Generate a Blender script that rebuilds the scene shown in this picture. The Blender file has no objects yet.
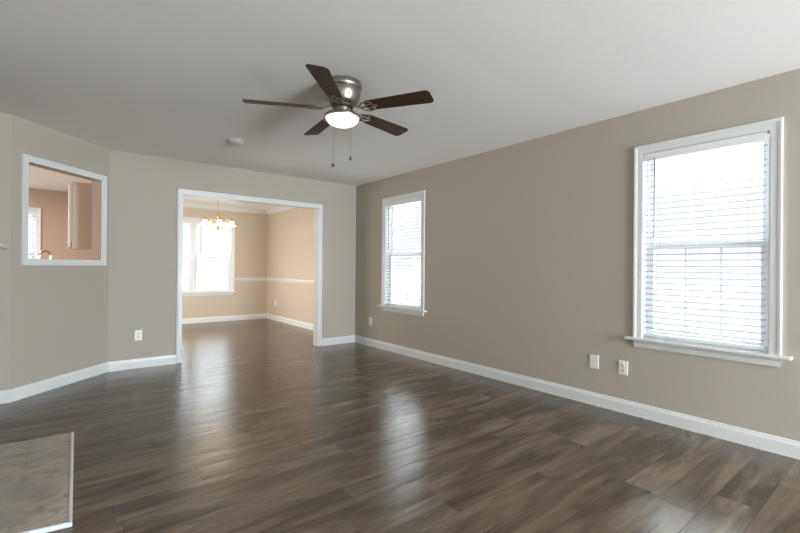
import bpy, bmesh, math, random
from mathutils import Vector, Matrix

S = bpy.context.scene
COL = S.collection
PI = math.pi

# ------------------------------------------------------------------ camera
def make_camera():
    yaw, pit, roll = 0.671780, 0.002113, 0.008468
    fw = Vector((math.sin(yaw), math.cos(yaw), 0)); rt = Vector((math.cos(yaw), -math.sin(yaw), 0)); up = Vector((0, 0, 1))
    f2 = fw * math.cos(pit) + up * math.sin(pit); u2 = up * math.cos(pit) - fw * math.sin(pit)
    r3 = rt * math.cos(roll) + u2 * math.sin(roll); u3 = u2 * math.cos(roll) - rt * math.sin(roll)
    cd = bpy.data.cameras.new('camera'); cd.sensor_width = 36; cd.lens = 426.67 / 800 * 36; cd.clip_start = .02
    c = bpy.data.objects.new('camera', cd); COL.objects.link(c)
    m = Matrix((r3, u3, -f2)).transposed().to_4x4(); m.translation = (0, 0, 1.1724)
    c.matrix_world = m
    S.camera = c
make_camera()

# ------------------------------------------------------------------ world, lights, exposure
W = bpy.data.worlds.new('sky'); S.world = W; W.use_nodes = True
_bg = W.node_tree.nodes['Background']
_bg.inputs[0].default_value = (.90, .95, 1.0, 1)
# bright overcast: dim near the horizon, several times brighter higher up
_nt = W.node_tree; _tc = _nt.nodes.new('ShaderNodeTexCoord'); _sp = _nt.nodes.new('ShaderNodeSeparateXYZ'); _rm = _nt.nodes.new('ShaderNodeMapRange')
_nt.links.new(_tc.outputs['Generated'], _sp.inputs[0]); _nt.links.new(_sp.outputs[2], _rm.inputs[0])
_rm.interpolation_type = 'SMOOTHSTEP'
for _i, _v in ((1, .13), (2, .34), (3, .88), (4, 6.0)): _rm.inputs[_i].default_value = _v
_nt.links.new(_rm.outputs[0], _bg.inputs[1])

S.view_settings.view_transform = 'Standard'; S.view_settings.look = 'None'
S.view_settings.gamma = 1; S.view_settings.use_curve_mapping = False
S.view_settings.exposure = 0.62
try:
    S.cycles.use_denoising = True
    S.cycles.max_bounces = 12; S.cycles.diffuse_bounces = 8; S.cycles.transparent_max_bounces = 16
    S.cycles.sample_clamp_indirect = 12.0
    S.cycles.caustics_reflective = False; S.cycles.caustics_refractive = False
except Exception:
    pass

def area(name, loc, direction, sx, sy, energy, color=(1, 1, 1), portal=False):
    ld = bpy.data.lights.new(name, 'AREA'); ld.shape = 'RECTANGLE'; ld.size = sx; ld.size_y = sy
    ld.energy = energy; ld.color = color
    if portal: ld.cycles.is_portal = True
    o = bpy.data.objects.new(name, ld); COL.objects.link(o); o.location = loc
    o.rotation_euler = Vector(direction).to_track_quat('-Z', 'Z').to_euler()
    return o

# high sun over the roof: never enters the windows, lights the added pale ground and lawn outside
_sd = bpy.data.lights.new('sun', 'SUN'); _sd.energy = 11; _sd.angle = .01; _sd.color = (1, .97, .92)
_so = bpy.data.objects.new('sun', _sd); COL.objects.link(_so)
_so.rotation_euler = Vector((.35, .05, -3)).to_track_quat('-Z', 'Z').to_euler()
# fill light added behind the camera, outside the added rear opening
area('rear_fill', (2.4, -4.66, 1.12), (-.12, 1, .22), 1.9, 2.0, 470, (.885, .945, 1.0))
# fill light added at the kitchen ceiling, no fixture seen
area('kitchen_ceiling_fill', (-1.3, 7.4, 2.42), (0, 0, -1), .6, .6, 50, (1, .93, .86))
# fill lights added out of view: kitchen far end, dining room side
area('kitchen_end_fill', (-3.1, 7.2, 1.2), (1, 0, .1), 2.0, 2.0, 42, (.97, .97, 1))
area('dining_side_fill', (.50, 7.5, 1.05), (1, .1, .05), 1.3, 1.9, 42, (1, .94, .85))
# sky portals at the windows
area('portal_one', (3.78, 1.064, 1.37), (-1, 0, 0), .85, 1.5, 1, portal=True)
area('portal_two', (3.78, 4.489, 1.37), (-1, 0, 0), .85, 1.5, 1, portal=True)
area('portal_three', (2.095, 9.57, 1.37), (0, -1, 0), 1.6, 1.5, 1, portal=True)
area('portal_four', (-.79, 9.57, 1.37), (0, -1, 0), .95, 1.5, 1, portal=True)

# ------------------------------------------------------------------ materials
def mat(name, color, rough=.5, metal=0, spec=.5, emit=None, estr=0, bump=None, coat=0):
    m = bpy.data.materials.new(name); m.use_nodes = True
    nt = m.node_tree; b = nt.nodes['Principled BSDF']
    b.inputs['Base Color'].default_value = (*color, 1); b.inputs['Roughness'].default_value = rough
    b.inputs['Metallic'].default_value = metal; b.inputs['Specular IOR Level'].default_value = spec
    b.inputs['Coat Weight'].default_value = coat
    if emit:
        b.inputs['Emission Color'].default_value = (*emit, 1); b.inputs['Emission Strength'].default_value = estr
    if bump:
        n = nt.nodes.new('ShaderNodeTexNoise'); n.inputs['Scale'].default_value = bump[0]; n.inputs['Detail'].default_value = 4
        tc = nt.nodes.new('ShaderNodeTexCoord'); nt.links.new(tc.outputs['Object'], n.inputs['Vector'])
        bp = nt.nodes.new('ShaderNodeBump'); bp.inputs['Strength'].default_value = bump[1]; bp.inputs['Distance'].default_value = .002
        nt.links.new(n.outputs['Fac'], bp.inputs['Height']); nt.links.new(bp.outputs['Normal'], b.inputs['Normal'])
    return m

M = {}
M['wall'] = mat('greige_paint', (.455, .414, .36), .6, spec=.3, bump=(220, .12))
M['dining'] = mat('tan_paint', (.58, .50, .405), .55, spec=.3, bump=(220, .12))
M['kitchen'] = mat('beige_paint', (.47, .365, .28), .6, spec=.3, bump=(220, .12))
M['ceiling'] = mat('ceiling_paint', (.90, .895, .88), .9, spec=.1, bump=(300, .2))
M['trim'] = mat('white_trim_paint', (.74, .76, .77), .32, spec=.5, bump=(60, .03))
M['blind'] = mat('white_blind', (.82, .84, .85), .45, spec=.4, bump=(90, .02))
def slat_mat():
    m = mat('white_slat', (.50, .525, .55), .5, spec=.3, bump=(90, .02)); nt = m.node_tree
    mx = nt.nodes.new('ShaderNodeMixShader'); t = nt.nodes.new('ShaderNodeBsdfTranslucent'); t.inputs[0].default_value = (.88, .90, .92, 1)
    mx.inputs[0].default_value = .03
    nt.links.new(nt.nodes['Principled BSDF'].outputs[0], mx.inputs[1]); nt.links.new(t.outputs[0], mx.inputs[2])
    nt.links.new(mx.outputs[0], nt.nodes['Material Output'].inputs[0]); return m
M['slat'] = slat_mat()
M['cord'] = mat('blind_cord', (.55, .57, .6), .7, bump=(200, .1))
M['wand'] = mat('grey_wand', (.16, .16, .18), .3, bump=(200, .05))
M['vinyl'] = mat('white_vinyl', (.88, .90, .92), .4, bump=(80, .02))
M['plate'] = mat('white_plate', (.86, .86, .85), .35, bump=(90, .02))
M['slot'] = mat('dark_slot', (.03, .03, .03), .6, bump=(90, .02))
M['nickel'] = mat('brushed_nickel', (.37, .335, .29), .33, metal=1, bump=(400, .06))
M['brass'] = mat('brass', (.62, .36, .10), .28, metal=1, bump=(120, .03))
M['chrome'] = mat('chrome', (.75, .75, .76), .12, metal=1, bump=(60, .01))
M['fob'] = mat('dark_fob', (.07, .06, .05), .4, bump=(100, .05))
M['bowl'] = mat('lit_glass_bowl', (.9, .85, .75), .3, emit=(1, .86, .62), estr=1.0, bump=(60, .05))
M['shade'] = mat('lit_frosted_shade', (.9, .85, .75), .4, emit=(1, .78, .48), estr=6, bump=(60, .05))
M['plastic'] = mat('white_plastic', (.62, .61, .58), .5, bump=(100, .03))
M['recept'] = mat('receptacle_plastic', (.77, .77, .76), .4, bump=(100, .03))
M['cabinet'] = mat('cabinet_paint', (.74, .68, .60), .45, bump=(80, .03))
M['counter'] = mat('stone_counter', (.35, .32, .3), .3, bump=(60, .05))
M['lawn'] = mat('outside_lawn', (.085, .088, .082), .9, bump=(8, .5))
M['bounce_paving'] = mat('pale_bounce_paving', (.62, .60, .56), .9, bump=(12, .3))  # pale so the added ground bounces light indoors
M['firebox'] = mat('firebox_black', (.02, .02, .02), .7, bump=(40, .2))

def glass_mat():
    m = bpy.data.materials.new('window_glass'); m.use_nodes = True; nt = m.node_tree
    for n in list(nt.nodes): nt.nodes.remove(n)
    o = nt.nodes.new('ShaderNodeOutputMaterial'); mx = nt.nodes.new('ShaderNodeMixShader')
    t = nt.nodes.new('ShaderNodeBsdfTransparent'); g = nt.nodes.new('ShaderNodeBsdfGlossy')
    t.inputs[0].default_value = (.95, .97, .97, 1); g.inputs['Roughness'].default_value = .02
    mx.inputs[0].default_value = .05
    nt.links.new(t.outputs[0], mx.inputs[1]); nt.links.new(g.outputs[0], mx.inputs[2]); nt.links.new(mx.outputs[0], o.inputs[0])
    return m
M['glass'] = glass_mat()

class NB:
    """tiny node-graph builder"""
    def __init__(s, name):
        s.m = bpy.data.materials.new(name); s.m.use_nodes = True; s.nt = s.m.node_tree
        s.b = s.nt.nodes['Principled BSDF']
    def n(s, t, **kw):
        x = s.nt.nodes.new(t)
        for k, v in kw.items(): setattr(x, k, v)
        return x
    def link(s, a, b): s.nt.links.new(a, b)
    def math(s, op, a, b=None, c=None):
        x = s.n('ShaderNodeMath', operation=op)
        for i, v in enumerate((a, b, c)):
            if v is None: continue
            if isinstance(v, (int, float)): x.inputs[i].default_value = v
            else: s.link(v, x.inputs[i])
        return x.outputs[0]
    def comb(s, x, y, z):
        c = s.n('ShaderNodeCombineXYZ')
        for i, v in enumerate((x, y, z)):
            if isinstance(v, (int, float)): c.inputs[i].default_value = v
            else: s.link(v, c.inputs[i])
        return c.outputs[0]
    def noise(s, vec, scale, detail=4, rough=.55, dist=0):
        x = s.n('ShaderNodeTexNoise'); x.inputs['Scale'].default_value = scale; x.inputs['Detail'].default_value = detail
        x.inputs['Roughness'].default_value = rough; x.inputs['Distortion'].default_value = dist
        s.link(vec, x.inputs['Vector']); return x.outputs['Fac']
    def ramp(s, fac, stops):
        r = s.n('ShaderNodeValToRGB'); e = r.color_ramp.elements
        while len(e) < len(stops): e.new(.5)
        for el, (p, c) in zip(e, stops): el.position = p; el.color = (*c, 1) if len(c) == 3 else c
        s.link(fac, r.inputs[0]); return r.outputs[0]
    def mix(s, fac, a, b, mode='MIX'):
        x = s.n('ShaderNodeMix', data_type='RGBA', blend_type=mode)
        if isinstance(fac, (int, float)): x.inputs[0].default_value = fac
        else: s.link(fac, x.inputs[0])
        for i, v in ((6, a), (7, b)):
            if isinstance(v, tuple): x.inputs[i].default_value = (*v, 1)
            else: s.link(v, x.inputs[i])
        return x.outputs[2]

def floor_mat():
    w, L = .178, 1.22
    g = NB('vinyl_plank_floor')
    tc = g.n('ShaderNodeTexCoord'); sp = g.n('ShaderNodeSeparateXYZ'); g.link(tc.outputs['Object'], sp.inputs[0])
    X, Y = sp.outputs[0], sp.outputs[1]
    yr = g.math('DIVIDE', Y, w); row = g.math('FLOOR', yr); fy = g.math('FRACT', yr)
    wn = g.n('ShaderNodeTexWhiteNoise', noise_dimensions='1D'); g.link(row, wn.inputs['W'])
    xo = g.math('ADD', g.math('DIVIDE', X, L), g.math('MULTIPLY', wn.outputs[0], 7.3)); colm = g.math('FLOOR', xo); fx = g.math('FRACT', xo)
    wc = g.n('ShaderNodeTexWhiteNoise', noise_dimensions='2D'); g.link(g.comb(row, colm, 0), wc.inputs['Vector'])
    cell = wc.outputs[0]
    off = g.math('MULTIPLY', cell, 37.0)
    # broad cloudy colour along the board, then cathedral grain, then fine fibre
    v1 = g.comb(g.math('ADD', g.math('MULTIPLY', X, 1.5), off), g.math('MULTIPLY', Y, 9.0), off)
    n1 = g.noise(v1, 1.0, 5, .6, .6)
    v2 = g.comb(g.math('ADD', g.math('MULTIPLY', X, 2.2), off), g.math('MULTIPLY', Y, 24.0), off)
    n2 = g.noise(v2, 1.0, 3, .5, .35)
    v3 = g.comb(g.math('MULTIPLY', X, 5.0), g.math('MULTIPLY', Y, 90.0), off)
    n3 = g.noise(v3, 1.0, 3, .6)
    mixf = g.math('ADD', g.math('ADD', g.math('MULTIPLY', n1, .76), g.math('MULTIPLY', n2, .16)), g.math('MULTIPLY', n3, .08))
    col = g.ramp(mixf, [(.31, (.043, .029, .020)), (.44, (.092, .066, .047)), (.54, (.146, .109, .081)), (.68, (.25, .197, .152))])
    tone = g.math('ADD', g.math('MULTIPLY', cell, .32), .68)
    col = g.mix(1.0, col, g.comb(tone, tone, tone), 'MULTIPLY')
    # knots
    vk = g.comb(g.math('ADD', g.math('MULTIPLY', X, 1.9), off), g.math('MULTIPLY', Y, 6.5), 0)
    vo = g.n('ShaderNodeTexVoronoi'); vo.inputs['Scale'].default_value = 1.0; g.link(vk, vo.inputs['Vector'])
    vs = g.n('ShaderNodeSeparateColor'); g.link(vo.outputs['Color'], vs.inputs[0]); rare = g.math('GREATER_THAN', vs.outputs[0], .80)
    kn = g.ramp(vo.outputs['Distance'], [(.03, (1, 1, 1)), (.20, (0, 0, 0))])
    col = g.mix(g.math('MULTIPLY', g.math('MULTIPLY', kn, rare), .6), col, (.03, .022, .017))
    # seams
    ey = g.math('MINIMUM', fy, g.math('SUBTRACT', 1.0, fy)); ex = g.math('MINIMUM', fx, g.math('SUBTRACT', 1.0, fx))
    sm = g.math('MINIMUM', g.math('DIVIDE', g.math('MULTIPLY', ey, w), .0026), g.math('DIVIDE', g.math('MULTIPLY', ex, L), .0026))
    sm = g.math('MINIMUM', sm, 1.0)
    col = g.mix(sm, (.022, .017, .014), col)
    g.link(col, g.b.inputs['Base Color'])
    ro = g.math('ADD', g.math('MULTIPLY', n2, .16), .15)
    g.link(ro, g.b.inputs['Roughness'])
    g.b.inputs['Specular IOR Level'].default_value = .5; g.b.inputs['Coat Weight'].default_value = 0; g.b.inputs['Coat Roughness'].default_value = .22
    # waviness along the boards + bevel at the seams
    v4 = g.comb(g.math('MULTIPLY', X, .9), g.math('MULTIPLY', Y, 11.0), off)
    n4 = g.noise(v4, 1.0, 3, .5, .4)
    h = g.math('ADD', g.math('ADD', g.math('MULTIPLY', n4, .0062), g.math('MULTIPLY', g.math('POWER', g.math('ABSOLUTE', g.math('SUBTRACT', fy, .5)), 2.0), -.004)), g.math('MULTIPLY', sm, .0006))
    bp = g.n('ShaderNodeBump'); bp.inputs['Strength'].default_value = .55; bp.inputs['Distance'].default_value = 1.0
    g.link(h, bp.inputs['Height']); g.link(bp.outputs[0], g.b.inputs['Normal']); g.link(bp.outputs[0], g.b.inputs['Coat Normal'])
    return g.m
M['floor'] = floor_mat()

def marble_mat():
    g = NB('beige_marble'); tc = g.n('ShaderNodeTexCoord'); v = tc.outputs['Object']
    n1 = g.noise(v, 3.0, 6, .6, .5)
    col = g.ramp(n1, [(.3, (.30, .265, .23)), (.55, (.44, .39, .345)), (.75, (.54, .485, .44))])
    mp = g.n('ShaderNodeMapping'); mp.inputs['Rotation'].default_value = (0, 0, .6); mp.inputs['Scale'].default_value = (2.2, 6.5, 1); g.link(v, mp.inputs[0])
    n2 = g.noise(mp.outputs[0], 1.6, 5, .6, 1.4)
    vein = g.math('ABSOLUTE', g.math('SUBTRACT', n2, .5))
    vr = g.ramp(vein, [(0.0, (1, 1, 1)), (.06, (0, 0, 0))])
    n5 = g.ramp(g.noise(v, 4.0, 3), [(.42, (0, 0, 0)), (.62, (1, 1, 1))])
    col = g.mix(g.math('MULTIPLY', g.math('MULTIPLY', vr, n5), .95), col, (.15, .105, .08))
    g.link(col, g.b.inputs['Base Color']); g.b.inputs['Roughness'].default_value = .35
    return g.m
M['marble'] = marble_mat()

def wood_mat(name, c0, c1, rough):
    g = NB(name); tc = g.n('ShaderNodeTexCoord'); mp = g.n('ShaderNodeMapping'); mp.inputs['Scale'].default_value = (3, 40, 40)
    g.link(tc.outputs['Object'], mp.inputs[0]); n = g.noise(mp.outputs[0], 1, 5, .6, .6)
    g.b.inputs['Specular IOR Level'].default_value = .3
    g.link(g.ramp(n, [(.3, c0), (.7, c1)]), g.b.inputs['Base Color']); g.b.inputs['Roughness'].default_value = rough
    return g.m
M['blade'] = wood_mat('dark_walnut_blade', (.030, .013, .007), (.070, .031, .017), .5)
M['fence'] = wood_mat('weathered_fence_wood', (.34, .35, .36), (.44, .45, .46), .9)

# ------------------------------------------------------------------ mesh helpers
def box(bm, x0, x1, y0, y1, z0, z1):
    v = [bm.verts.new((x, y, z)) for x in (x0, x1) for y in (y0, y1) for z in (z0, z1)]
    for f in ((0, 1, 3, 2), (4, 6, 7, 5), (0, 4, 5, 1), (2, 3, 7, 6), (0, 2, 6, 4), (1, 5, 7, 3)):
        bm.faces.new([v[i] for i in f])

def bbox(bm, x0, x1, y0, y1, z0, z1, r=.003, seg=2):
    b = bmesh.new(); box(b, x0, x1, y0, y1, z0, z1)
    bmesh.ops.bevel(b, geom=b.edges[:], offset=r, segments=seg, affect='EDGES', profile=.5)
    join(bm, b)

def join(bm, b, mtx=None):
    if mtx is not None: bmesh.ops.transform(b, matrix=mtx, verts=b.verts)
    mp = {v: bm.verts.new(v.co) for v in b.verts}
    for f in b.faces:
        try: bm.faces.new([mp[v] for v in f.verts])
        except ValueError: pass
    b.free()

def lathe(bm, prof, n=40, c=(0, 0, 0), axis='Z'):
    rings = []
    for r, z in prof:
        if r < 1e-6: rings.append([bm.verts.new((c[0], c[1], c[2] + z))])
        else: rings.append([bm.verts.new((c[0] + r * math.cos(2 * PI * i / n), c[1] + r * math.sin(2 * PI * i / n), c[2] + z)) for i in range(n)])
    for a, b in zip(rings, rings[1:]):
        for i in range(n):
            j = (i + 1) % n
            q = [a[i % len(a)], a[j % len(a)], b[j % len(b)], b[i % len(b)]]
            u = []
            for v in q:
                if v not in u: u.append(v)
            if len(u) >= 3:
                try: bm.faces.new(u)
                except ValueError: pass

def tube(bm, pts, r, n=10, rb=None):
    """tube through pts; r scalar or list; rb: second radius (flattened section)"""
    pts = [Vector(p) for p in pts]; rs = r if isinstance(r, (list, tuple)) else [r] * len(pts)
    up = Vector((0, 0, 1)); prev = None; rings = []
    for i, p in enumerate(pts):
        t = (pts[min(i + 1, len(pts) - 1)] - pts[max(i - 1, 0)]).normalized()
        if prev is None:
            a = t.cross(up)
            if a.length < 1e-4: a = t.cross(Vector((1, 0, 0)))
            a.normalize()
        else:
            a = (prev - t * prev.dot(t)).normalized()
        prev = a; b = t.cross(a)
        k = rb / rs[i] if rb else 1
        rings.append([bm.verts.new(p + a * rs[i] * math.cos(2 * PI * j / n) + b * rs[i] * k * math.sin(2 * PI * j / n)) for j in range(n)])
    for a, b in zip(rings, rings[1:]):
        for i in range(n): bm.faces.new([a[i], a[(i + 1) % n], b[(i + 1) % n], b[i]])
    bm.faces.new(rings[0]); bm.faces.new(list(reversed(rings[-1])))

def bez(p0, p1, p2, p3, n=14):
    o = []
    for i in range(n + 1):
        t = i / n; u = 1 - t
        o.append(tuple(u ** 3 * a + 3 * u * u * t * b + 3 * u * t * t * c + t ** 3 * d for a, b, c, d in zip(p0, p1, p2, p3)))
    return o

def obj(name, bm, m, parent=None, smooth=False, kind=None):
    bmesh.ops.remove_doubles(bm, verts=bm.verts, dist=1e-6)
    bmesh.ops.recalc_face_normals(bm, faces=bm.faces)
    me = bpy.data.meshes.new(name); bm.to_mesh(me); bm.free()
    for x in (m if isinstance(m, (list, tuple)) else [m]): me.materials.append(x)
    if smooth:
        me.polygons.foreach_set('use_smooth', [True] * len(me.polygons))
        try: me.set_sharp_from_angle(angle=math.radians(40))
        except Exception: pass
    o = bpy.data.objects.new(name, me); COL.objects.link(o)
    if parent: o.parent = parent
    if kind: o['kind'] = kind
    return o

def thing(name, label, cat, loc=(0, 0, 0), rz=0, group=None):
    o = bpy.data.objects.new(name, None); COL.objects.link(o); o.empty_display_size = .1
    o.location = loc; o.rotation_euler = (0, 0, rz); o['label'] = label; o['category'] = cat
    if group: o['group'] = group
    return o

def structure_empty(name, loc, rz):
    o = bpy.data.objects.new(name, None); COL.objects.link(o); o.location = loc; o.rotation_euler = (0, 0, rz); o['kind'] = 'structure'
    return o

def copy_tree(o, parent=None):
    c = o.copy(); COL.objects.link(c)
    if parent: c.parent = parent
    for ch in list(o.children): copy_tree(ch, c)
    return c

def new(): return bmesh.new()

# ------------------------------------------------------------------ structure: walls, floor, ceiling
H = 2.44
RX, BY, BT = 3.611, 5.660, .116          # right wall face, back wall face, back wall thickness
DX, DY = 3.655, 9.405                    # dining right wall, dining back wall
D0, D1 = Vector((-.333, 4.89)), Vector((.41, 5.66))
LX, RY = -.90, -4.50
DANG = math.atan2(D1.y - D0.y, D1.x - D0.x); DLEN = (D1 - D0).length

def wall(name, p0, p1, t, mats, openings=(), h=H):
    p0, p1 = Vector(p0), Vector(p1); L = (p1 - p0).length
    xs = sorted({0, L, *[v for o in openings for v in o[:2]]}); zs = sorted({0, h, *[v for o in openings for v in o[2:]]})
    solid = {}
    for i in range(len(xs) - 1):
        for k in range(len(zs) - 1):
            cx, cz = (xs[i] + xs[i + 1]) / 2, (zs[k] + zs[k + 1]) / 2
            solid[i, k] = not any(o[0] < cx < o[1] and o[2] < cz < o[3] for o in openings)
    bm = new()
    def q(pts, mi):
        f = bm.faces.new([bm.verts.new(p) for p in pts]); f.material_index = mi
    for (i, k), s in solid.items():
        if not s: continue
        a, b, c, d = xs[i], xs[i + 1], zs[k], zs[k + 1]
        q([(a, 0, c), (b, 0, c), (b, 0, d), (a, 0, d)], 0)
        q([(a, t, c), (a, t, d), (b, t, d), (b, t, c)], 1)
        for (di, dk), e in (((-1, 0), [(a, 0, c), (a, 0, d), (a, t, d), (a, t, c)]), ((1, 0), [(b, 0, c), (b, t, c), (b, t, d), (b, 0, d)]),
                            ((0, -1), [(a, 0, c), (a, t, c), (b, t, c), (b, 0, c)]), ((0, 1), [(a, 0, d), (b, 0, d), (b, t, d), (a, t, d)])):
            if not solid.get((i + di, k + dk), False): q(e, 1)
    bmesh.ops.remove_doubles(bm, verts=bm.verts, dist=1e-6)
    o = obj(name, bm, mats, kind='structure')
    o.location = (p0.x, p0.y, 0); o.rotation_euler = (0, 0, math.atan2(p1.y - p0.y, p1.x - p0.x))
    return o

b = new(); box(b, -3.4, 3.80, RY - .15, DY + .12, -.08, 0); obj('floor', b, M['floor'], kind='structure')
b = new(); box(b, -3.4, 3.80, RY - .15, DY + .12, H, H + .08); obj('ceiling', b, M['ceiling'], kind='structure')

WZ0, WZ1 = .632, 2.088                   # window opening heights
WW = .772                                # opening width
WIN1, WIN2 = 1.064, 4.489                # centres along y
TOPY = BY + BT
def ry(y): return TOPY - y               # local x on the right wall
wall('wall_right', (RX, TOPY), (RX, RY), .13, [M['wall'], M['trim']],
     [(ry(WIN1) - WW / 2, ry(WIN1) + WW / 2, WZ0, WZ1), (ry(WIN2) - WW / 2, ry(WIN2) + WW / 2, WZ0, WZ1)])
OX0, OX1, OZ = 1.135, 2.969, 2.040       # rough doorway opening (lined by the jamb)
wall('wall_back', (D1.x, BY), (RX, BY), BT, [M['wall'], M['dining']], [(OX0 - D1.x, OX1 - D1.x, 0, OZ)])
wall('wall_diagonal', D0, D1, .11, [M['wall'], M['kitchen']], [(.143, .966, 1.222, 2.077)])
wall('wall_alcove', (-3.2, D0.y), D0, .11, [M['wall'], M['kitchen']])
wall('wall_left', (LX, RY), (LX, D0.y), .11, [M['wall'], M['wall']])
wall('wall_rear', (RX + .13, RY), (LX - .11, RY), .12, [M['wall'], M['trim']], [(.35, 2.35, .0, 2.15)])  # opening added to let the rear fill light in
DWC, DWH = 2.095, .765                   # dining window centre and half-width
wall('wall_dining_back', (.48, DY), (DX + .12, DY), .12, [M['dining'], M['trim']], [(DWC - DWH - .48, DWC + DWH - .48, WZ0, WZ1)])
wall('wall_dining_right', (DX, DY), (DX, TOPY), .12, [M['dining'], M['trim']])
wall('wall_dining_left', (.55, TOPY), (.55, DY), .13, [M['dining'], M['kitchen']], [(7.5 - .7 - TOPY, 7.5 + .7 - TOPY, .0, 2.03)])  # unseen doorway added to hold the dining room fill light
KWC = -.79; KWH = .458
wall('wall_kitchen_back', (-3.2, DY), (.48, DY), .12, [M['kitchen'], M['trim']], [(KWC - KWH + 3.2, KWC + KWH + 3.2, WZ0 + .3, 2.058)])
wall('wall_kitchen_left', (-3.2, D0.y + .11), (-3.2, DY), .12, [M['kitchen'], M['trim']])

# fireplace breast on the left wall
b = new(); box(b, LX, -.44, 2.30, 3.55, 0, H); obj('wall_chimney', b, M['wall'], kind='structure')

# ------------------------------------------------------------------ trim
def sweep(segments, profile, mname='trim'):
    """segments: [(name or None, p0, p1)] one continuous run, room on the right of travel; profile (offset from wall, z); mitred corners"""
    pts = [Vector(segments[0][1])] + [Vector(s[2]) for s in segments]
    n = len(pts)
    def off(i, d):
        dirs = []
        if i > 0: dirs.append((pts[i] - pts[i - 1]).normalized())
        if i < n - 1: dirs.append((pts[i + 1] - pts[i]).normalized())
        ns = [Vector((v.y, -v.x)) for v in dirs]
        if len(ns) == 1: return pts[i] + ns[0] * d
        m = (ns[0] + ns[1]).normalized()
        return pts[i] + m * (d / m.dot(ns[0]))
    for i, s in enumerate(segments):
        if not s[0]: continue
        bm = new(); A = []; B = []
        for d, z in profile:
            a = off(i, d); c = off(i + 1, d)
            A.append(bm.verts.new((a.x, a.y, z))); B.append(bm.verts.new((c.x, c.y, z)))
        k = len(profile)
        for j in range(k): bm.faces.new([A[j], A[(j + 1) % k], B[(j + 1) % k], B[j]])
        bm.faces.new(A); bm.faces.new(list(reversed(B)))
        obj(s[0], bm, M[mname], kind='structure')

BBH = .108
base = [(0, 0), (.013, 0), (.013, BBH - .03), (.0115, BBH - .022), (.0085, BBH - .016), (.0075, BBH - .004), (.005, BBH), (0, BBH)]
sweep([('baseboard_back', (3.022, BY), (RX, BY)), ('baseboard_right', (RX, BY), (RX, RY))], base)
sweep([('baseboard_left', (LX, 3.55), (LX, D0.y)), ('baseboard_alcove', (LX, D0.y), D0), ('baseboard_diagonal', D0, D1), ('baseboard_center', D1, (1.091, BY))], base)
sweep([('baseboard_dining_left', (.55, 8.2), (.55, DY)), ('baseboard_dining_back', (.55, DY), (DX, DY)), ('baseboard_dining_right', (DX, DY), (DX, TOPY))], base)
rail = [(0, .845), (.006, .845), (.008, .855), (.016, .868), (.017, .876), (.022, .882), (.026, .892), (.024, .905), (.018, .911), (0, .911)]
sweep([('trim_1', (.55, 8.2), (.55, DY)), ('trim_2', (.55, DY), (DWC - DWH - .066, DY))], rail)
sweep([('trim_3', (DWC + DWH + .066, DY), (DX, DY)), ('trim_4', (DX, DY), (DX, TOPY))], rail)
crown = [(0, H - .095), (.006, H - .095), (.010, H - .086), (.022, H - .074), (.040, H - .045), (.058, H - .026), (.070, H - .018), (.074, H - .006), (.074, H), (0, H)]
sweep([('trim_5', (.55, TOPY), (.55, DY)), ('trim_6', (.55, DY), (DX, DY)), ('trim_7', (DX, DY), (DX, TOPY))], crown)

CAS = [(0, 0), (0, .009), (.006, .012), (.036, .013), (.042, .017), (.054, .019), (.060, .017), (.060, 0)]
def casing(bm, x0, x1, z0, z1, prof, full=False, w=None):
    """moulded casing round an opening, front face at local -y; full = four sides"""
    k = (w / .060) if w else 1
    loops = []
    for o, d in prof:
        o *= k
        if full: P = [(x0 - o, z0 - o), (x0 - o, z1 + o), (x1 + o, z1 + o), (x1 + o, z0 - o)]
        else: P = [(x0 - o, z0), (x0 - o, z1 + o), (x1 + o, z1 + o), (x1 + o, z0)]
        loops.append([bm.verts.new((x, -d, z)) for x, z in P])
    n = len(loops)
    for i in range(n):
        a, c = loops[i], loops[(i + 1) % n]
        for j in range(4 if full else 3):
            jj = (j + 1) % 4
            bm.faces.new([a[j], a[jj], c[jj], c[j]])
    if not full:
        bm.faces.new([l[0] for l in loops]); bm.faces.new([l[3] for l in reversed(loops)])

def liner(bm, x0, x1, z0, z1, y0, y1, t, bottom=True):
    box(bm, x0 - t, x0, y0, y1, z0 - (t if bottom else 0), z1 + t); box(bm, x1, x1 + t, y0, y1, z0 - (t if bottom else 0), z1 + t)
    box(bm, x0, x1, y0, y1, z1, z1 + t)
    if bottom: box(bm, x0, x1, y0, y1, z0 - t, z0)

# doorway casing and jamb (cased opening to the dining room)
t8 = structure_empty('trim_8', (0, BY, 0), 0)
b = new(); casing(b, 1.149, 2.957, .004, 2.029, CAS, w=.063); obj('front_casing', b, M['trim'], t8)
b = new(); casing(b, 1.149, 2.957, .004, 2.029, [(o, -d - BT) for o, d in CAS], w=.063); obj('dining_casing', b, M['trim'], t8)
b = new(); liner(b, 1.147, 2.959, .003, 2.028, -.002, BT + .002, .011, False); obj('jamb', b, M['trim'], t8)
# casing of the kitchen pass-through
t9 = structure_empty('trim_9', (D0.x, D0.y, 0), DANG)
b = new(); casing(b, .143, .966, 1.222, 2.077, CAS, True, .057); obj('casing', b, M['trim'], t9)

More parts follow.
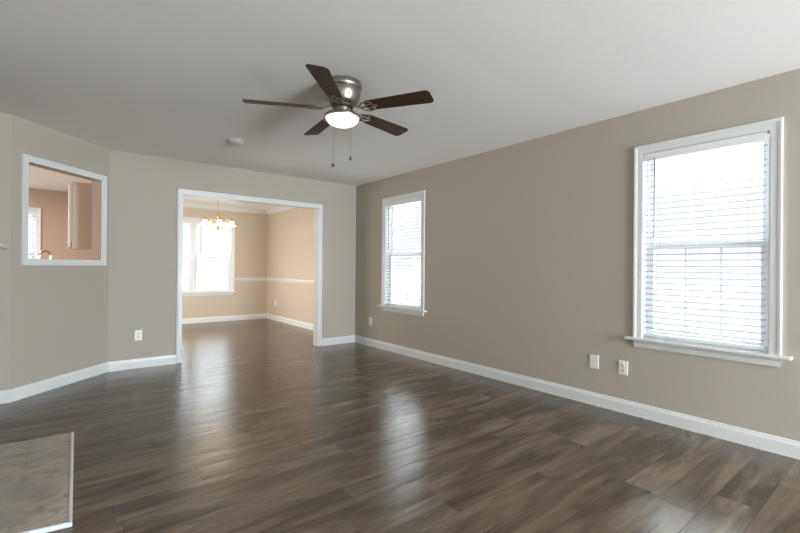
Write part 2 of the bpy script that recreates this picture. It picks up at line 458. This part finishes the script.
# ------------------------------------------------------------------ windows
def sash(bm, x0, x1, z0, z1, y0, y1, s, nx=0, nz=0, mw=.016):
    box(bm, x0, x0 + s, y0, y1, z0, z1); box(bm, x1 - s, x1, y0, y1, z0, z1)
    box(bm, x0 + s, x1 - s, y0, y1, z0, z0 + s); box(bm, x0 + s, x1 - s, y0, y1, z1 - s, z1)
    ym = (y0 + y1) / 2
    for i in range(1, nx):
        x = x0 + s + (x1 - x0 - 2 * s) * i / nx
        box(bm, x - mw / 2, x + mw / 2, ym - .006, ym + .006, z0 + s, z1 - s)
    for i in range(1, nz):
        z = z0 + s + (z1 - z0 - 2 * s) * i / nz
        box(bm, x0 + s, x1 - s, ym - .005, ym + .005, z - mw / 2, z + mw / 2)

def double_hung(win, x0, x1, z0, z1, T):
    """vinyl double-hung unit filling x0..x1, z0..z1; T = wall thickness"""
    zm = 1.352
    b = new(); liner(b, x0 + .014, x1 - .014, z0 + .016, z1 - .014, .062, T - .004, .013); obj('frame', b, M['vinyl'], win)
    lo = new(); sash(lo, x0 + .015, x1 - .015, z0 + .017, zm + .016, .066, .088, .040, 3, 1); l = obj('lower_sash', lo, M['vinyl'], win)
    p = new(); box(p, x0 + .05, x1 - .05, .0795, .0815, z0 + .05, zm - .02); obj('pane', p, M['glass'], l)
    up = new(); sash(up, x0 + .015, x1 - .015, zm - .016, z1 - .015, .091, .113, .036); u = obj('upper_sash', up, M['vinyl'], win)
    p = new(); box(p, x0 + .05, x1 - .05, .1045, .1065, zm + .015, z1 - .05); obj('pane', p, M['glass'], u)

def window(name, loc, rz, units, z0, z1, T, case_w=.067, stool_ext=.050):
    win = structure_empty(name, loc, rz)
    X0, X1 = units[0][0], units[-1][1]
    b = new(); casing(b, X0 + .002, X1 - .002, z0 - .006, z1 - .003, CAS, w=case_w); obj('casing', b, M['trim'], win)
    b = new()
    liner(b, X0 + .004, X1 - .004, z0, z1 - .004, 0, .060, .0035, False)
    for (a, c), (d, e) in zip(units, units[1:]): box(b, c, d, -.012, .12, z0, z1)
    obj('jamb', b, M['trim'], win)
    zs = z0
    b = new(); bbox(b, X0 - case_w - stool_ext, X1 + case_w + stool_ext, -.048, -.001, zs - .021, zs, .005); box(b, X0 + .001, X1 - .001, -.001, .062, zs - .0005, zs + .004)
    obj('stool', b, M['trim'], win)
    b = new(); A = []; B = []
    xa, xb = X0 - case_w + .012, X1 + case_w - .012
    for d, z in [(0, zs - .021), (.022, zs - .021), (.022, zs - .034), (.016, zs - .042), (.013, zs - .066), (.010, zs - .078), (0, zs - .080)]:
        A.append(b.verts.new((xa - d * .2, -d, z))); B.append(b.verts.new((xb + d * .2, -d, z)))
    for j in range(len(A)): b.faces.new([A[j], A[(j + 1) % len(A)], B[(j + 1) % len(A)], B[j]])
    b.faces.new(A); b.faces.new(list(reversed(B)))
    obj('apron', b, M['trim'], win)
    for a, c in units: double_hung(win, a, c, z0, z1, T)
    return win

hw = WW / 2
window('window_1', (RX, WIN1, 0), -PI / 2, [(-hw, hw)], WZ0, WZ1, .13)
window('window_2', (RX, WIN2, 0), -PI / 2, [(-hw, hw)], WZ0, WZ1, .13)
window('window_3', (DWC, DY, 0), 0, [(-DWH, -.040), (.040, DWH)], WZ0, WZ1, .12)
window('window_4', (KWC, DY, 0), 0, [(-KWH, KWH)], WZ0 + .3, 2.058, .12)

# unseen glazing added in the rear wall to frame the fill light
w5 = structure_empty('added_rear_window', (RX + .13 - 1.35, RY, 0), PI)
b = new(); sash(b, -.999, .999, .001, 2.149, .05, .09, .06, 2, 1, .08); obj('frame', b, M['trim'], w5)
b = new(); box(b, -.95, .95, .069, .071, .05, 2.10); obj('pane', b, M['glass'], w5)

def blind(label, loc, rz, w, z0, z1, wand_x, group, tilt=-9, wand=True):
    t = thing('window_blind', label, 'blind', (loc[0], loc[1], z0), rz, group)
    h = z1 - z0; x0, x1 = -w / 2, w / 2
    b = new(); bbox(b, x0, x1, -.012, .0, h - .056, h - .004, .003); box(b, x0 + .004, x1 - .004, .0, .045, h - .05, h - .006)
    obj('valance', b, M['blind'], t)
    b = new(); pitch = .0443; z = h - .085; c = math.cos(math.radians(tilt)); s = math.sin(math.radians(tilt))
    while z > .050:
        P = []
        for k in range(5):
            u = (k - 2) / 2 * .0245
            cz = .0028 * (1 - ((k - 2) / 2) ** 2)
            P.append((.026 + u * c, z + cz - u * s))
        A0 = [b.verts.new((x0 + .006, y, zz + .0019)) for y, zz in P]; A1 = [b.verts.new((x0 + .006, y, zz - .0019)) for y, zz in P]
        B0 = [b.verts.new((x1 - .006, y, zz + .0019)) for y, zz in P]; B1 = [b.verts.new((x1 - .006, y, zz - .0019)) for y, zz in P]
        ra, rb_ = A0 + A1[::-1], B0 + B1[::-1]
        for j in range(10): b.faces.new([ra[j], ra[(j + 1) % 10], rb_[(j + 1) % 10], rb_[j]])
        b.faces.new(ra); b.faces.new(rb_[::-1])
        z -= pitch
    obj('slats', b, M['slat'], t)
    b = new(); bbox(b, x0 + .004, x1 - .004, .002, .050, .014, .034, .003); obj('bottom_rail', b, M['blind'], t)
    b = new()
    for fx in (.13, .5, .87):
        x = x0 + w * fx
        for y in (-.0005, .0525): box(b, x - .0009, x + .0009, y - .0006, y + .0006, .03, h - .052)
    obj('ladder_cords', b, M['cord'], t)
    if wand:
        wx = x0 + wand_x
        b = new(); tube(b, [(wx, -.020, h - .050), (wx, -.021, h - .30), (wx, -.019, h - .66)], .0042, 8); tube(b, [(wx, -.005, h - .045), (wx, -.020, h - .048)], .003, 6)
        obj('tilt_wand', b, M['wand'], t)
    return t

G = 'white slatted blinds hanging in the windows'
blind('wide white slatted blind in the larger right wall window, wand at left', (RX, WIN1 + .006, 0), -PI / 2, .752, WZ0 + .004, WZ1 - .004, .085, G)
blind('narrow looking white slatted blind in the window near the back corner', (RX, WIN2, 0), -PI / 2, .760, WZ0 + .004, WZ1 - .004, .085, G)
blind('white slatted blind in the dining room window, under the chandelier', (DWC + (DWH + .04) / 2, DY, 0), 0, .706, WZ0 + .004, WZ1 - .004, .10, G)
blind('strip of white slatted blind between doorway casing and dining window mullion', (DWC - (DWH + .04) / 2, DY, 0), 0, .706, WZ0 + .004, WZ1 - .004, .10, G, wand=False)
blind('small white slatted blind seen through the kitchen pass-through opening', (KWC, DY, 0), 0, .90, WZ0 + .304, 2.054, .10, G, wand=False)

# ------------------------------------------------------------------ outside
b = new(); box(b, -30, 60, -30, 60, -.72, -.52); obj('ground', b, M['lawn'], kind='structure')
b = new(); box(b, -4.5, 7.6, -8, 13.6, -.519, -.50); obj('bounce_pavement', b, M['bounce_paving'], kind='structure')  # pale ground added to bounce sun up through the windows
def fence(label, p0, p1, h, z0=-.5):
    p0, p1 = Vector(p0), Vector(p1); L = (p1 - p0).length
    f = thing('board_fence', label, 'fence', (p0.x, p0.y, z0), math.atan2(p1.y - p0.y, p1.x - p0.x))
    b = new(); x = .02
    while x < L - .1:
        bbox(b, x, x + .088, -.012, .012, .06, h, .003, 1); x += .150
    obj('boards', b, M['fence'], f)
    b = new()
    for z in (.3, h - .25): box(b, 0, L, .013, .05, z, z + .09)
    obj('rails', b, M['fence'], f)
    k = int(L / 2.4)
    for i in range(k + 1):
        b = new(); x = L * i / k; box(b, x - .05, x + .05, .051, .15, 0, h + .06); obj('post', b, M['fence'], f)
fence('pale grey board fence outside the dining room window', (-2.5, 14.5), (8.0, 14.5), 1.62)
fence('pale grey board fence outside the window near the back corner', (8.2, 14.4), (8.2, 7.4), 1.62)

# ------------------------------------------------------------------ outlets and plates
def plate(b, w=.072, h=.116, t=.006): bbox(b, -w / 2, w / 2, -t, 0, -h / 2, h / 2, .0025)
def outlet(label, loc, rz, group='white wall outlets'):
    t = thing('wall_outlet', label, 'outlet', loc, rz, group)
    b = new(); plate(b); obj('cover_plate', b, M['plate'], t)
    for s in (1, -1):
        b = new(); lathe(b, [(0, .0085), (.014, .0085), (.0165, .0075), (.0165, .0055)], 20); bmesh.ops.rotate(b, verts=b.verts, cent=(0, 0, 0), matrix=Matrix.Rotation(PI / 2, 3, 'X'))
        bmesh.ops.translate(b, verts=b.verts, vec=(0, 0, s * .0215)); r = obj('receptacle', b, M['recept'], t)
        b = new()
        box(b, -.0075, -.0053, -.0091, -.0084, s * .0215 - .002, s * .0215 + .007); box(b, .0053, .0075, -.0091, -.0084, s * .0215 - .002, s * .0215 + .007)
        box(b, -.0022, .0022, -.0091, -.0084, s * .0215 - .0105, s * .0215 - .006)
        obj('slots', b, M['slot'], r)
    b = new(); box(b, -.002, .002, -.0072, -.0058, -.002, .002); obj('screw', b, M['nickel'], t)
    return t
outlet('white outlet on the right wall, below the larger window sill corner', (RX, 1.592, .367), -PI / 2)
outlet('white outlet beside the back corner, left of the smaller right wall window', (RX, 5.233, .368), -PI / 2)
outlet('white outlet between the pass-through wall and the doorway casing', (.699, BY, .373), 0)
outlet('white outlet under the chair rail on the dining room side wall', (DX, 8.92, .378), -PI / 2)
t = thing('cable_plate', 'plain white cover plate on the right wall, left of an outlet', 'wall plate', (RX, 1.835, .374), -PI / 2)
b = new(); plate(b, .078, .118); obj('cover_plate', b, M['plate'], t)
for s in (1, -1):
    b = new(); lathe(b, [(0, .0078), (.003, .0075), (.0038, .006)], 12); bmesh.ops.rotate(b, verts=b.verts, cent=(0, 0, 0), matrix=Matrix.Rotation(PI / 2, 3, 'X')); bmesh.ops.translate(b, verts=b.verts, vec=(0, 0, s * .03)); obj('screw', b, M['plastic'], t, True)

# ------------------------------------------------------------------ smoke detector
t = thing('smoke_detector', 'round off-white smoke detector on the ceiling, left of the fan', 'smoke detector', (1.372, 4.39, H))
b = new(); lathe(b, [(0, 0), (.076, 0), (.078, -.004), (.078, -.012), (.072, -.015), (0, -.015)], 40); obj('base', b, M['plastic'], t, True)
b = new(); lathe(b, [(.060, -.015), (.060, -.022), (.066, -.024), (.064, -.034), (.052, -.043), (.030, -.046), (0, -.0465)], 40); obj('cover', b, M['plastic'], t, True)
b = new(); lathe(b, [(0, -.0485), (.008, -.048), (.010, -.045)], 16, (.02, -.02, 0)); obj('test_button', b, M['plate'], t, True)

# ------------------------------------------------------------------ ceiling fan
FC = (1.516, 2.561)
fan = thing('ceiling_fan', 'flush mount ceiling fan, five dark wood blades and a lit bowl', 'ceiling fan', (*FC, H))
b = new(); lathe(b, [(0, 0), (.128, 0), (.131, -.004), (.131, -.038), (.128, -.043), (.122, -.046), (.124, -.052), (.123, -.078), (.119, -.098), (.111, -.120), (.106, -.134), (.100, -.141), (.092, -.146), (0, -.146)], 56)
obj('motor_housing', b, M['nickel'], fan, True)
b = new(); lathe(b, [(0, -.146), (.070, -.146), (.075, -.150), (.075, -.163), (.070, -.168), (0, -.168)], 40); obj('flywheel', b, M['fob'], fan, True)
b = new(); lathe(b, [(0, -.168), (.050, -.168), (.054, -.173), (.052, -.203), (.058, -.211), (0, -.211)], 40); obj('switch_housing', b, M['nickel'], fan, True)
b = new(); lathe(b, [(.05, -.207), (.078, -.209), (.108, -.216), (.122, -.226), (.125, -.236), (.122, -.243), (.112, -.240), (.05, -.216)], 56); obj('light_fitter', b, M['nickel'], fan, True)
b = new(); lathe(b, [(.114 * math.cos(a), -.240 - .060 * math.sin(a)) for a in [i / 12 * PI / 2 for i in range(12)]] + [(0, -.300)], 48); obj('glass_bowl', b, M['bowl'], fan, True)

def blade_mesh():
    bm = new(); r0, r1 = .185, .650; n = 18
    def halfw(s): return .052 + (.066 - .052) * s
    out = []
    rc = .030
    # outline: root rounded, tip with rounded corners
    top = []
    for i in range(7):
        a = PI / 2 * i / 6; top.append((r0 + .02 - .02 * math.cos(a), halfw(0) - .02 + .02 * math.sin(a)))
    for i in range(1, 10): s = i / 10; top.append((r0 + .02 + (r1 - rc - r0 - .02) * s, halfw(s)))
    for i in range(7):
        a = PI / 2 * i / 6; top.append((r1 - rc + rc * math.sin(a), halfw(1) - rc + rc * math.cos(a)))
    out = top + [(x, -y) for x, y in reversed(top)]
    pitch = math.radians(-12)
    def tr(x, y, z):
        return (x, y * math.cos(pitch) - z * math.sin(pitch), y * math.sin(pitch) + z * math.cos(pitch) - .178 - .012 * (x - r0))
    U = [bm.verts.new(tr(x, -y, .003)) for x, y in out]; D = [bm.verts.new(tr(x, -y, -.003)) for x, y in out]
    m = len(out)
    # quads strip across: connect mirrored points
    h = m // 2
    for L in (U, D):
        for i in range(h - 1): bm.faces.new([L[i], L[i + 1], L[m - 2 - i], L[m - 1 - i]])
    for i in range(m): bm.faces.new([U[i], U[(i + 1) % m], D[(i + 1) % m], D[i]])
    return bm, tr
def iron_mesh(tr):
    bm = new()
    def loc(x, y): return Vector(tr(x, y, -.0075))
    # arm from the flywheel outwards, then a scrolled bracket under the blade
    tube(bm, [(.060, 0, -.157), (.09, 0, -.160), (.12, 0, -.176), (.15, 0, -.188), loc(.185, 0)], [.011, .010, .010, .010, .009], 10, .006)
    for s in (1, -1):
        pts = bez((.135, 0, 0), (.150, s * .045, 0), (.200, s * .066, 0), (.232, s * .040, 0)); tube(bm, [loc(x, y) if x > .15 else Vector((x, y, loc(.17, y).z * .5 - .184 * .5)) for x, y, _ in pts], .0068, 8, .004)
        pts = bez((.232, s * .040, 0), (.245, s * .022, 0), (.222, s * .010, 0), (.205, s * .022, 0)); tube(bm, [loc(x, y) for x, y, _ in pts], .006, 8, .004)
        pts = bez((.180, 0, 0), (.195, s * .03, 0), (.225, s * .02, 0), (.262, 0, 0)); tube(bm, [loc(x, y) for x, y, _ in pts], .006, 8, .004)
    return bm
bl_b, bl_tr = blade_mesh(); bl = obj('blade', bl_b, M['blade'], fan); ir = obj('blade_iron', iron_mesh(bl_tr), M['nickel'], bl, True)
a0 = math.radians(10.6)
bl.rotation_euler = (0, 0, a0)
for k in range(1, 5):
    c = copy_tree(bl, fan); c.rotation_euler = (0, 0, a0 + k * 2 * PI / 5)
def pull(dx, dy, ztop, zbot, fat):
    b = new(); tube(b, [(dx * .55, dy * .55, ztop + .02), (dx, dy, ztop), (dx, dy, zbot)], .0011, 6); c = obj('pull_chain', b, M['nickel'], fan)
    b = new(); lathe(b, [(0, .012), (.003, .011), (fat * .8, .004), (fat, -.006), (fat * .8, -.014), (0, -.018)], 14, (dx, dy, zbot)); obj('fob', b, M['fob'], c, True)
pull(-.058, .021, -.205, -.566, .0105)
pull(.036, -.053, -.205, -.520, .0085)

# ------------------------------------------------------------------ dining chandelier
CC = (2.083, 7.60)
ch = thing('chandelier', 'brass chandelier with lit frosted bell shades in the dining room', 'chandelier', (*CC, H))
b = new(); lathe(b, [(0, 0), (.06, 0), (.062, -.006), (.045, -.022), (.015, -.030), (0, -.032)], 32); obj('canopy', b, M['brass'], ch, True)
b = new(); z = -.03; k = 0
while z > -.37:
    pts = [((.0085 * math.cos(a)) * (k % 2 == 0), (.0085 * math.cos(a)) * (k % 2 == 1), z - .017 + .017 * math.sin(a)) for a in [i / 12 * 2 * PI for i in range(13)]]
    tube(b, pts, .0022, 6); z -= .029; k += 1
obj('chain', b, M['brass'], ch, True)
b = new(); lathe(b, [(0, -.37), (.008, -.375), (.010, -.40), (.022, -.41), (.026, -.43), (.014, -.445), (.013, -.47), (.034, -.495), (.040, -.52), (.034, -.545), (.016, -.565), (.014, -.59), (.026, -.605), (.028, -.625), (.012, -.645), (.010, -.655), (.014, -.665), (0, -.680)], 28); obj('column', b, M['brass'], ch, True)
arm_b = new(); tube(arm_b, bez((.025, 0, -.52), (.09, 0, -.62), (.13, 0, -.40), (.215, 0, -.475), 18), .0058, 10)
arm = obj('arm', arm_b, M['brass'], ch, True)
b = new(); lathe(b, [(0, -.455), (.010, -.458), (.016, -.470), (.022, -.478), (.030, -.500), (.030, -.508), (0, -.508)], 24, (.215, 0, 0)); obj('shade_holder', b, M['brass'], arm, True)
b = new(); prof = [(.026, -.506), (.034, -.522), (.044, -.545), (.055, -.568), (.068, -.583), (.078, -.590)]
lathe(b, prof + [(r - .003, z) for r, z in reversed(prof)], 28, (.215, 0, 0)); obj('bell_shade', b, M['shade'], arm, True)
yaw_rt = -.671780
arm.rotation_euler = (0, 0, yaw_rt + math.radians(12))
for k in range(1, 5):
    c = copy_tree(arm, ch); c.rotation_euler = (0, 0, yaw_rt + math.radians(12 + 72 * k))

# ------------------------------------------------------------------ kitchen
cab = thing('wall_cabinet', 'beige kitchen wall cabinet seen end-on through the pass-through', 'cabinet', (.42, 6.36, 1.36))
b = new(); bbox(b, -.318, 0, 0, .43, 0, .795, .002); obj('body', b, M['cabinet'], cab)
for s in range(1):
    b = new(); y0 = .004 + s * .389; bbox(b, -.352, -.330, y0, y0 + .422, .018, .790, .003); box(b, -.331, -.318, y0 + .02, y0 + .36, .06, .75); d = obj('door', b, M['cabinet'], cab)
    b = new(); lathe(b, [(0, 0), (.005, 0), (.005, .012), (.013, .018), (.011, .026), (0, .028)], 16); bmesh.ops.rotate(b, verts=b.verts, cent=(0, 0, 0), matrix=Matrix.Rotation(-PI / 2, 3, 'Y'))
    bmesh.ops.translate(b, verts=b.verts, vec=(-.352, y0 + (.035 if s == 0 else .348), .05)); obj('knob', b, M['chrome'], d, True)

def dl(x, y): return (D0.x + x * math.cos(DANG) - y * math.sin(DANG), D0.y + x * math.sin(DANG) + y * math.cos(DANG))
bc = thing('base_cabinet', 'kitchen base cabinet standing behind the pass-through wall', 'cabinet', (*dl(.5, .112), 0), DANG)
b = new(); box(b, -.48, .44, 0, .55, .09, .868); box(b, -.48, .44, 0, .49, 0, .09); obj('body', b, M['cabinet'], bc)
ct = thing('countertop', 'stone kitchen countertop behind the pass-through wall', 'countertop', (*dl(.5, .112), .869), DANG)
b = new(); bbox(b, -.48, .44, 0, .58, 0, .038, .004); obj('slab', b, M['counter'], ct)
fx, fy = -.077, 5.49
fc = thing('kitchen_faucet', 'tall arched chrome faucet top showing above the pass-through sill', 'faucet', (fx, fy, .907), math.radians(-5))
b = new(); lathe(b, [(0, 0), (.028, 0), (.028, .008), (.020, .014), (.018, .06), (.014, .07), (0, .07)], 24); obj('base', b, M['chrome'], fc, True)
pts = [(.022, 0, .06), (.022, 0, .20), (.022, 0, .34)] + [(.022 - .04 + .04 * math.cos(a), -.03 * (1 - math.cos(a)), .345 + .052 * math.sin(a)) for a in [i / 12 * PI for i in range(1, 13)]] + [(-.058, -.06, .30), (-.058, -.06, .255)]
b = new(); tube(b, [(p[0] - .022, p[1], p[2]) for p in pts], .013, 14); obj('spout', b, M['chrome'], fc, True)
b = new(); tube(b, [(.018, 0, .045), (.045, 0, .05), (.075, 0, .085)], [.009, .008, .005], 10); obj('lever', b, M['chrome'], fc, True)

# ------------------------------------------------------------------ hearth and mantel
he = thing('fireplace_hearth', 'veined beige marble hearth slab with white edging on the floor', 'hearth', (0, 0, 0))
FR, NR = Vector((.080, 3.695)), Vector((.050, 2.40))
b = new()
un = (NR - FR).normalized(); lt = Vector((un.y, -un.x))
if lt.x > 0: lt = -lt
lt = (lt + Vector((0, .06))).normalized()
tw = .0155
def quad_prism(bm, P, z0, z1, r=.003):
    bb = new(); lo = [bb.verts.new((p.x, p.y, z0)) for p in P]; hi = [bb.verts.new((p.x, p.y, z1)) for p in P]
    bb.faces.new(lo[::-1]); bb.faces.new(hi)
    for i in range(4): bb.faces.new([lo[i], lo[(i + 1) % 4], hi[(i + 1) % 4], hi[i]])
    bmesh.ops.recalc_face_normals(bb, faces=bb.faces)
    bmesh.ops.bevel(bb, geom=bb.edges[:], offset=r, segments=2, affect='EDGES')
    join(bm, bb)
def at_x(p, d, x): return p + d * ((x - p.x) / d.x)
lf = Vector((-1, .034)).normalized(); ln = Vector((-1, .17)).normalized()
XH = -.437
# slab inside the edging
s0 = FR + lt * tw; s1 = NR + lt * tw - un * tw
quad_prism(b, [s0, s1, at_x(s1, ln, XH), at_x(s0, lf, XH)], 0, .021); obj('slab', b, M['marble'], he)
b = new(); quad_prism(b, [FR, NR, NR + lt * tw, FR + lt * tw], 0, .022); quad_prism(b, [NR, at_x(NR, ln, XH), at_x(s1, ln, XH), s1], 0, .022)
obj('edging', b, M['trim'], he)
mn = thing('fireplace_mantel', 'end of a white mantel shelf at the left edge of the photo', 'mantel', (-.44, 2.9, 0))
b = new(); bbox(b, .001, .178, -.55, .895 - .0, 1.268, 1.291, .003); obj('shelf', b, M['trim'], mn)
b = new(); box(b, .001, .12, -.50, .64, 1.235, 1.268); box(b, .001, .085, -.48, .62, 1.19, 1.235); obj('cornice', b, M['trim'], mn)
b = new(); box(b, .001, .035, -.46, .60, .98, 1.19); obj('frieze', b, M['trim'], mn)
for y in (-.46, .46):
    b = new(); bbox(b, .001, .045, y, y + .14, .022, .98, .004); obj('pilaster', b, M['trim'], mn)
b = new(); box(b, .001, .012, -.32, .46, .022, .98); obj('surround', b, M['marble'], mn)
b = new(); box(b, .012, .016, -.20, .34, .024, .78); obj('firebox_screen', b, M['firebox'], mn)
